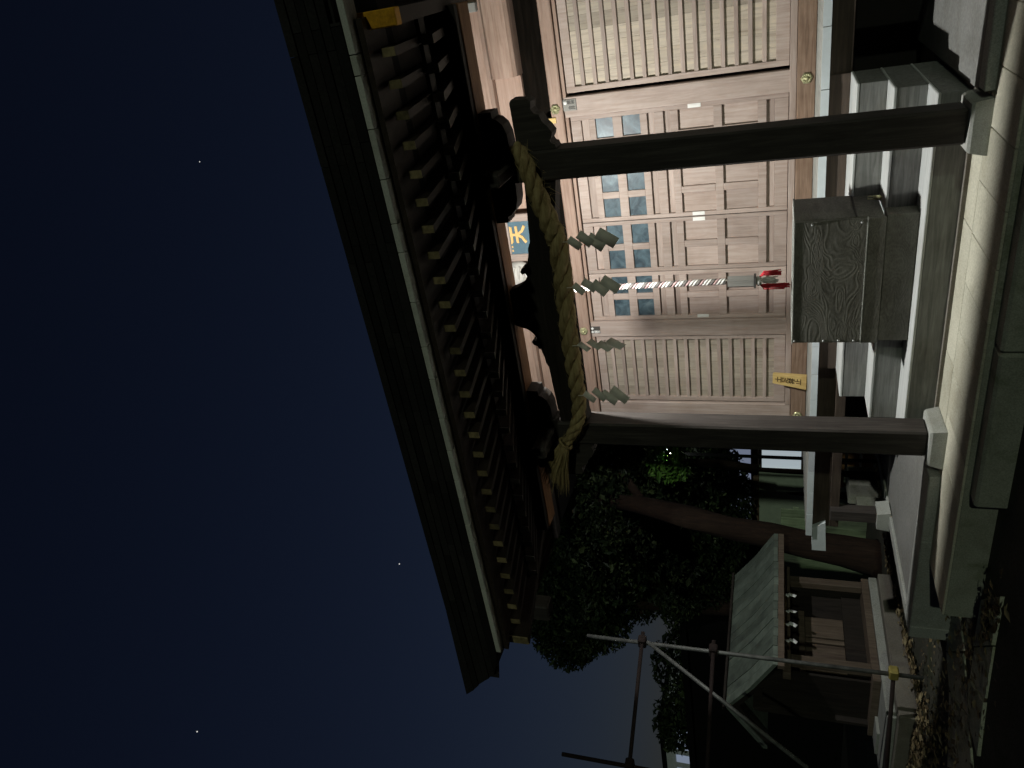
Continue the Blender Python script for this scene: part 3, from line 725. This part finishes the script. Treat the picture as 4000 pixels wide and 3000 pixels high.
# ================================================================== lamp under the porch roof
lp = root('porch_lamp', (-2.45, 6.112, 3.80), 'lit porch lamp hidden behind the purlin over the steps', 'lamp')
MB().tube([(-2.45, 6.112, 3.88), (-2.45, 6.112, 3.87), (-2.45, 6.112, 3.845)], [0.05, 0.055, 0.05], 14).build('housing', 'iron', lp)
MB().tube([(-2.45, 6.112, 3.843), (-2.45, 6.112, 3.838), (-2.45, 6.112, 3.832)], [0.04, 0.045, 0.02], 14).build('bulb', 'bulb', lp)
pl_ = bpy.data.lights.new('lamp_light', 'POINT'); pl_.energy = 590; pl_.shadow_soft_size = 0.055; pl_.color = (0.975, 1.0, 0.965)
po = place('lamp_light', pl_, (-2.45, 6.112, 3.775), lp)
wfx = root('wall_fixture', (-0.19, 8.6, 4.45), 'small white box fixture high on the wall above the right lattice', 'fixture')
B('box', 'tagw', wfx, -0.20, -0.14, 8.52, 8.60, 4.55, 4.65, 0.006); B('body', 'tag', wfx, -0.26, -0.16, 8.50, 8.59, 4.43, 4.54, 0.01)

# ================================================================== small side shrine (faces the path, +X)
ms = root('small_shrine', (-8.5, 7.9, G), 'small wooden side shrine with green board roof on a stone base left of the hall', 'shrine')
B('base_stone', 'mstone', ms, -9.4, -8.08, 6.35, 8.68, G-0.05, -0.055, 0.01)
B('base_stone', 'edge', ms, -9.4, -8.20, 6.42, 8.72, -0.053, 0.055, 0.01)
B('floor_board', 'mwood', ms, -9.3, -8.24, 6.95, 8.72, 0.057, 0.15, 0.006)
for y in (7.16, 8.60):
    B('post', 'mwood', ms, -8.36, -8.25, y-0.06, y+0.06, 0.15, 1.10, 0.006)
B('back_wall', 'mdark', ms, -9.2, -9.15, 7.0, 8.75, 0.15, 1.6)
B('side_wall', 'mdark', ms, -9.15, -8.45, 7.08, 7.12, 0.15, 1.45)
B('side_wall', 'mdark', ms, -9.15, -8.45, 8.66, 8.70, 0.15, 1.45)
B('beam', 'mwood', ms, -8.37, -8.25, 6.9, 8.85, 1.10, 1.20, 0.006)
B('plinth_board', 'mdark', ms, -8.62, -8.56, 7.12, 8.66, 0.15, 0.40)
ys = [7.13, 7.24, 7.30, 7.52, 7.56, 7.78, 7.86, 8.15]
for a, b in ((7.15, 7.22), (7.25, 7.46), (7.49, 7.72), (7.75, 7.82), (7.85, 8.20)):
    B('door_board', 'mwood', ms, -8.60, -8.57, a, b, 0.405, 0.90, 0.004)
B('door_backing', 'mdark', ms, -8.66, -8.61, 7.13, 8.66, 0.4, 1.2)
B('door_rail', 'mwood', ms, -8.60, -8.565, 7.13, 8.3, 0.905, 0.985, 0.004)
# roof: front slope of boards and rear slope
ex, ez, rx, rz = -7.80, 1.30, -8.72, 1.90
nb = 16
for i in range(nb):
    y0 = 6.62+(9.05-6.62)*i/nb; y1 = 6.62+(9.05-6.62)*(i+1)/nb
    q = MB().prism([(ex, ez-0.035), (ex, ez+0.02), (-8.3, 1.605), (rx, rz), (rx, rz-0.05), (-8.3, 1.55)], 'y', y0+0.004, y1-0.004)
    q.xf(Matrix.Translation((random.uniform(-0.006, 0.006), 0, random.uniform(-0.006, 0.006)))); q.build('roof_board', 'mroof', ms)
for i in range(8):
    y0 = 6.62+(9.05-6.62)*i/8; y1 = 6.62+(9.05-6.62)*(i+1)/8
    MB().prism([(-9.45, 1.38), (-9.45, 1.43), (rx-0.003, rz), (rx-0.003, rz-0.05)], 'y', y0+0.002, y1-0.002).build('roof_board', 'mroof', ms)
B('eave_board', 'mwood', ms, -7.86, -7.80, 6.62, 9.05, ez-0.115, ez-0.037, 0.004)
B('ridge_beam', 'mdark', ms, -8.76, -8.68, 6.60, 9.07, 1.905, 1.94, 0.008)
MB().prism([(-8.0, 1.30), (-8.72, 1.84), (-9.4, 1.38), (-9.4, 1.32), (-8.72, 1.74), (-8.0, 1.24)], 'y', 6.66, 6.71).build('barge_board', 'mdark', ms)
B('ledge_strip', 'edge', ms, -9.3, -8.9, 6.70, 6.95, 0.056, 0.09)
thin = MB().tube([(-8.05, 6.95, 1.20), (-8.05, 7.9, 1.165), (-8.05, 8.8, 1.20)], 0.012, 6).build('thin_rope', 'straw')
tag(thin, 'thin straw rope under the eave of the small side shrine', 'rope')
lab = ['white paper streamer under the small shrine eave, farthest one beside the tree trunk', 'second white paper streamer from the trunk under the small shrine eave', 'third white paper streamer from the trunk under the small shrine eave', 'white paper streamer under the small shrine eave, nearest the scaffold pole']
for y, lb in zip((8.06, 7.76, 7.53, 7.25), lab):
    shide('small_streamer', -8.04, y, 1.165, 1.02, 0.085, lb, 'streamer', 'white streamers on the small shrine', 'wpaper', R(90)+random.uniform(-0.3, 0.3), 3)

# ================================================================== scaffold of pipes
sf = root('pipe_scaffold', (-7.47, 6.43, G), 'scaffold frame of steel pipes and clamps in front of the small shrine', 'scaffold')
P1 = Vector((-7.475, 6.426, 0)); P2 = Vector((-8.09, 5.157, 0))
def pipe(a, b, r_, mt_): return MB().tube([a, (Vector(a)+Vector(b))/2, b], r_, 10).build('pipe', mt_, sf)
pipe(P1+Vector((0, 0, G)), P1+Vector((0, 0, 3.57)), 0.0243, 'pipe')
pipe(P2+Vector((0, 0, G)), P2+Vector((0, 0, 3.67)), 0.0243, 'rust')
dv = (P2-P1)
off = Vector((0.05, 0.02, 0))
pipe(P1-dv*0.06+off+Vector((0, 0, 2.86)), P2+dv*0.35+off+Vector((0, 0, 2.86)), 0.0243, 'rust')
pipe(P1-dv*0.06+off+Vector((0, 0, 2.0)), P2+dv*0.35+off+Vector((0, 0, 2.0)), 0.0243, 'rust')
pipe(P1+Vector((0.05, 0, 0.04)), Vector((-9.6, 6.05, 0.04)), 0.0243, 'rust')
pipe(P1+Vector((0.03, 0, 2.80)), P1+dv*0.80+Vector((0.03, 0, 0.95)), 0.0243, 'pipe')
for z in (2.86, 2.0, 0.04):
    c_ = MB().box(P1.x-0.05, P1.x+0.085, P1.y-0.05, P1.y+0.06, z-0.05, z+0.05, 0.014).build('clamp', 'ypipe' if z < 1 else 'rust', sf)
for z in (2.86, 2.0): B('clamp', 'rust', sf, P2.x-0.05, P2.x+0.085, P2.y-0.05, P2.y+0.06, z-0.05, z+0.05, 0.014)

# ================================================================== trees
def crown_mesh(blobs, mat, name, parent, lsize, seed):
    rnd = random.Random(seed); vs, fs = [], []
    for (c, r_, cnt) in blobs:
        c = Vector(c); rx_, ry_, rz_ = r_
        cl = lambda: max(-0.72, min(0.72, rnd.gauss(0, .42)))
        subs = [(Vector((cl()*rx_, cl()*ry_, cl()*rz_))+c, rnd.uniform(0.22, 0.42)*min(rx_, rz_)) for _ in range(14)]
        for _ in range(int(cnt*1.7) if lsize < 0.095 else cnt):
            if rnd.random() < 0.5:
                d = Vector((rnd.gauss(0, 1), rnd.gauss(0, 1), rnd.gauss(0, 1))).normalized()
                q = rnd.random()**0.35
                p = c+Vector((d.x*rx_*q, d.y*ry_*q, d.z*rz_*q))
            else:
                sc_, sr_ = rnd.choice(subs)
                d = Vector((rnd.gauss(0, 1), rnd.gauss(0, 1), rnd.gauss(0, 1))).normalized()*rnd.random()**0.4*sr_
                p = sc_+d
            L = lsize*rnd.uniform(0.7, 1.35)*(1.9 if rnd.random() < 0.22 else 1.0); W = L*rnd.uniform(0.38, 0.55)
            a = Vector((rnd.gauss(0, 1), rnd.gauss(0, 1), rnd.gauss(-0.2, 0.7))).normalized()
            b_ = a.cross(Vector((rnd.gauss(0, 1), rnd.gauss(0, 1), rnd.gauss(0, 1)))).normalized()
            k = len(vs); nn = a.cross(b_)*0.18*W
            vs += [p-a*L*.5, p+b_*W*.5+nn, p+a*L*.5, p-b_*W*.5+nn]
            fs += [(k, k+1, k+2), (k, k+2, k+3)]
    me = bpy.data.meshes.new(name); me.from_pydata(vs, [], fs); me.materials.append(M[mat]); me.update()
    return place(name, me, (0, 0, 0), parent) if parent is None else place_off(name, me, parent)
def place_off(name, me, parent):
    me.transform(Matrix.Translation(-WL[parent.name])); return place(name, me, WL[parent.name], parent)
def tree(name, base, label, trunk, rads, limbs, blobs, mat, lsize, seed, group='trees behind the hall'):
    t = root(name, base, label, 'tree', group)
    tr = MB().tube(trunk, rads, 12)
    for v_ in tr.bm.verts: v_.co += Vector((random.gauss(0, 1), random.gauss(0, 1), 0))*0.012
    tr.build('trunk', 'bark', t)
    for lb in limbs: MB().tube(lb, [0.09*(1-0.75*i/(len(lb)-1)) for i in range(len(lb))], 7).build('limb', 'bark', t)
    cw = crown_mesh(blobs, mat, 'crown', t, lsize, seed)
    return t
tree('leaning_tree', (-8.95, 10.0, G), 'leaning evergreen with a thick brown trunk behind the small shrine',
     [(-9.02, 9.95, G-0.1), (-8.97, 10, G+0.12), (-8.88, 10, 0.3), (-8.80, 10, 0.85), (-8.68, 10, 1.4), (-8.58, 10, 2.0), (-8.50, 10.1, 2.7), (-8.55, 10.4, 3.6), (-8.8, 10.9, 4.8)],
     [0.40, 0.30, 0.25, 0.22, 0.205, 0.20, 0.19, 0.16, 0.10],
     [[(-8.5, 10.1, 2.7), (-9.3, 10.8, 3.6), (-10.2, 11.3, 4.3)], [(-8.55, 10.4, 3.5), (-8.2, 11.4, 4.3), (-8.0, 12.2, 4.8)]],
     [((-9.2, 11.6, 4.6), (2.0, 1.5, 1.4), 12000), ((-8.7, 11.8, 3.0), (1.2, 0.8, 0.9), 5200), ((-10.7, 11.8, 4.6), (1.5, 1.2, 1.1), 8200), ((-10.3, 12.2, 3.2), (1.7, 0.8, 1.0), 8000)], 'leaf', 0.092, 1)
tree('evergreen_tree', (-13.2, 12.8, G), 'dark evergreen whose rounded crown stands out against the sky past the roof corner',
     [(-13.2, 12.8, G-0.1), (-13.25, 12.8, 1.2), (-13.4, 12.8, 3.0), (-13.6, 12.8, 5.0)], [0.30, 0.22, 0.18, 0.10],
     [[(-13.4, 12.8, 3.2), (-12.6, 12.7, 4.3), (-12.0, 12.6, 5.2)], [(-13.5, 12.8, 4.0), (-14.3, 12.7, 5.1), (-14.9, 12.6, 5.8)]],
     [((-14.0, 12.5, 6.15), (1.45, 1.1, 0.95), 9500), ((-12.3, 12.5, 6.2), (1.7, 1.4, 1.3), 9500), ((-11.6, 12.6, 4.7), (1.4, 1.2, 1.0), 9000), ((-12.4, 12.8, 3.35), (1.15, 1.0, 0.75), 7500), ((-13.5, 12.4, 5.3), (1.2, 0.9, 0.9), 6000)], 'leaf', 0.092, 2)
tree('evergreen_tree', (-10.9, 14.2, G), 'dense dark evergreen filling the gap between hall and small shrine',
     [(-10.9, 14.2, G-0.1), (-10.95, 14.2, 1.5), (-11.0, 14.2, 3.6)], [0.25, 0.2, 0.12],
     [[(-10.95, 14.2, 2.0), (-11.8, 14.1, 3.0), (-12.6, 14.0, 3.6)]],
     [((-11.2, 13.6, 3.6), (2.2, 1.2, 1.2), 14000), ((-12.6, 13.4, 2.7), (1.2, 1.0, 0.7), 5600), ((-9.6, 14.4, 4.4), (1.6, 1.1, 1.6), 9000), ((-10.7, 13.1, 2.2), (1.5, 0.5, 0.45), 4200), ((-13.0, 13.6, 4.6), (1.5, 0.9, 1.5), 9000), ((-11.8, 13.8, 5.6), (1.8, 0.9, 1.6), 9000)], 'leaf', 0.092, 3)
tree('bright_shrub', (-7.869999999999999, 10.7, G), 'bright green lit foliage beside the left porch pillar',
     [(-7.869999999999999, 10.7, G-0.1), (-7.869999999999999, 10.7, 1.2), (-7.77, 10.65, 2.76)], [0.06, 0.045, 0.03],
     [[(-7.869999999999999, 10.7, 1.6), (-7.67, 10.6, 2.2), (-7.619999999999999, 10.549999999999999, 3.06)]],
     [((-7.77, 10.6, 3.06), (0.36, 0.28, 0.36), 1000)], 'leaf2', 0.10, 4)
for i, (x, y, z, r_, lb) in enumerate(((-19.0, 15.6, 3.9, 1.0, 'low dark hedge tree rising over the shed roof, left of the thin pole'), (-21.3, 15.4, 4.1, 0.9, 'dark hedge tree over the shed roof by the pale lit building'), (-17.3, 16.4, 3.3, 0.9, 'small hedge tree over the shed roof nearest the scaffold pole'))):
    tree('hedge_tree', (x, y, G), lb, [(x, y, G-0.1), (x, y, 1.5), (x+0.1, y, z)], [0.14, 0.11, 0.05], [[(x, y, 2.0), (x+0.4, y, 2.9), (x+0.7, y, z)]],
         [((x, y, z), (1.3, 0.8, r_), 2200)], 'leaf', 0.14, 10+i, 'hedge trees above the shed')

# ================================================================== things farther back
fn_ = root('board_fence', (-10.9, 11.6, G), 'pale green board fence beyond the leaning tree', 'fence')
for i in range(16):
    x = -12.6+0.20*i
    B('plank', 'fence', fn_, x+0.003, x+0.197, 11.6+random.uniform(-0.005, 0.005), 11.63, G, 1.22+random.uniform(-0.01, 0.01), 0.003)
B('rail', 'fence', fn_, -12.6, -9.4, 11.632, 11.68, 0.2, 0.3); B('rail', 'fence', fn_, -12.6, -9.4, 11.632, 11.68, 0.9, 1.0)
ob = root('outbuilding', (-9.0, 16.0, G), 'low grey green outbuilding with a lit white window behind the veranda', 'building')
B('wall', 'gwall', ob, -12.1, -6.5, 14.0, 17.5, G, 1.66)
B('roof', 'sill', ob, -12.3, -6.2, 13.93, 17.9, 1.663, 1.83, 0.02)
w_ = B('window', 'litwin', ob, -10.20, -9.2, 13.975, 13.998, 0.80, 1.60)
for a in ((-10.235, -9.16, 1.60, 1.635), (-10.235, -9.16, 0.76, 0.80)): B('frame', 'sill', w_, a[0], a[1], 13.96, 13.997, a[2], a[3])
B('frame', 'sill', w_, -10.235, -10.20, 13.96, 13.997, 0.80, 1.60)
for nm, lb, c_, b_ in (('stone_block', 'large square stone block seen under the veranda edge', (-7.95, 10.55), (0.42, 0.5, 0.45)), ('stone_block', 'smaller stone block seen under the veranda nearer the deck post', (-8.02, 10.0), (0.20, 0.34, 0.36))):
    t = root(nm, (c_[0]-b_[0]/2, c_[1]+b_[1]/2, G), lb, 'stone')
    B('block', 'kerb', t, c_[0]-b_[0], c_[0], c_[1], c_[1]+b_[1], G-0.02, G+b_[2], 0.02)
cr_ = root('orange_crate', (-8.0, 11.3, G), 'orange wooden crate seen under the veranda beside the stone block', 'crate')
for i in range(3): B('slat', 'oran', cr_, -8.6, -7.7, 11.3, 11.33, G+0.22*i+0.02, G+0.22*i+0.20, 0.004)
for x in (-8.6, -7.75): B('corner_post', 'oran', cr_, x, x+0.05, 11.331, 11.38, G, G+0.66)
sh = root('storage_shed', (-17.5, 14.5, G), 'black silhouetted storage shed behind the pipe scaffold', 'shed')
B('wall', 'shed', sh, -22.0, -13.95, 12.6, 16.4, G, 3.25)
MB().prism([(12.4, 3.25), (12.4, 3.40), (16.8, 3.75), (16.8, 3.6)], 'x', -22.2, -13.9).build('roof', 'shed', sh)
fb_ = root('far_house', (-24.0, 32.0, G), 'pale lit house glimpsed through the leaves behind the hall', 'house')
B('wall', 'farglow', fb_, -28.0, -19.0, 32.0, 36.0, G, 3.55)
MB().prism([(31.5, 3.55), (31.5, 3.75), (34, 5.2), (36.5, 3.75), (36.5, 3.55)], 'x', -28.4, -18.6).build('roof', 'shed', fb_)
for i in range(5): B('window', 'glass', fb_, -27.0+1.6*i, -26.1+1.6*i, 31.95, 31.998, 0.6, 1.6)
fc_ = root('far_house', (-40.0, 27.0, G), 'pale far building behind the hedge at the lower left edge of the sky', 'house')
B('wall', 'paleb', fc_, -44.0, -37.6, 27.0, 32.0, G, 7.2)
B('roof', 'shed', fc_, -44.3, -37.3, 26.7, 32.3, 7.201, 7.4)
for i in range(5): B('window', 'farglow', fc_, -43.4+1.2*i, -42.8+1.2*i, 26.95, 26.998, 5.6, 6.6)
po_ = root('utility_pole', (-26.0, 19.0, G), 'thin utility pole above the hedge at the lower edge of the sky', 'pole')
MB().tube([(-26.0, 19.0, G), (-26.0, 19.0, 3), (-26.0, 19.0, 5.6)], 0.08, 8).build('mast', 'shed', po_)
B('transformer', 'pipe', po_, -26.35, -26.1, 18.85, 19.15, 4.7, 5.4)

gl = root('garden_lamp', (-7.77, 10.95, G), 'lit lamp on a thin pole glimpsed through the green leaves by the left pillar', 'lamp')
MB().tube([(-7.77, 10.95, G), (-7.77, 10.95, 1.5), (-7.77, 10.95, 2.980)], 0.03, 8).build('pole', 'shed', gl)
MB().tube([(-7.77, 10.95, 3.240), (-7.77, 10.95, 3.210), (-7.77, 10.95, 3.180)], [0.02, 0.10, 0.11], 10).build('cap', 'shed', gl)
MB().tube([(-7.77, 10.95, 2.990), (-7.77, 10.95, 3.040), (-7.77, 10.95, 3.090)], [0.02, 0.045, 0.02], 10).build('bulb', 'bulb', gl)
gd = bpy.data.lights.new('garden_light', 'POINT'); gd.energy = 7; gd.shadow_soft_size = 0.04; gd.color = (0.92, 1.0, 0.93)
place('garden_light', gd, (-7.77, 10.85, 3.08), gl)
# ================================================================== fallen leaves
lm_v, lm_f = [], []
rnd = random.Random(3)
def litter(cx, cy, sx, sy, ang, cnt, ls=0.045):
    for _ in range(cnt):
        u, v_ = rnd.gauss(0, 0.5)*sx, rnd.gauss(0, 0.5)*sy
        x = cx+u*math.cos(ang)-v_*math.sin(ang); y = cy+u*math.sin(ang)+v_*math.cos(ang)
        if -9.4 < x < -8.07 and 6.33 < y < 8.7: continue
        if x > -5.2 and y > 4.9: continue
        L = ls*rnd.uniform(0.6, 1.3); a = rnd.uniform(0, 6.28); k = len(lm_v); z = G+rnd.uniform(0.004, 0.05)
        d = Vector((math.cos(a), math.sin(a), rnd.uniform(-.3, .3)))*L; e_ = Vector((-math.sin(a), math.cos(a), rnd.uniform(-.4, .4)))*L*0.5
        p = Vector((x, y, z+0.015))
        lm_v.extend([p-d, p+e_, p+d, p-e_+Vector((0, 0, 0.008))]); lm_f.extend([(k, k+1, k+2), (k, k+2, k+3)])
litter(-7.75, 6.9, 1.3, 0.10, R(100), 420)
litter(-8.3, 6.15, 1.6, 0.35, R(150), 800)
litter(-8.0, 9.4, 1.4, 0.12, R(80), 420)
litter(-4.85, 4.80, 0.5, 0.16, R(150), 150)
litter(-6.0, 4.95, 1.6, 0.7, R(0), 220)
litter(-7.2, 6.0, 2.2, 1.5, R(10), 350, 0.035)
me = bpy.data.meshes.new('leaf_litter'); me.from_pydata(lm_v, [], lm_f); me.materials.append(M['litter'])
o = place('leaf_litter', me, (0, 0, 0)); tag(o, 'dry fallen leaves lying along the stone bases and path', 'leaves', kind='stuff')

# ================================================================== stars
for d, lb in (((780, 632), 'faint star above the middle of the roof edge'), ((770, 2858), 'brightest star at the lower left corner of the sky'), ((1560, 2203), 'star close to the left end of the roof')):
    u = 3000-d[1]; v_ = d[0]
    dr = (rgt*(u-1500)+dwn*(v_-2000)+fwd*2900).normalized()
    s_ = MB(); bmesh.ops.create_icosphere(s_.bm, subdivisions=1, radius=1.0 if d[0] != 780 else 0.8, matrix=Matrix.Translation(Vector((0, 0, 1.3))+dr*1200))
    tag(s_.build('star', 'star'), lb, 'star', 'stars in the sky')
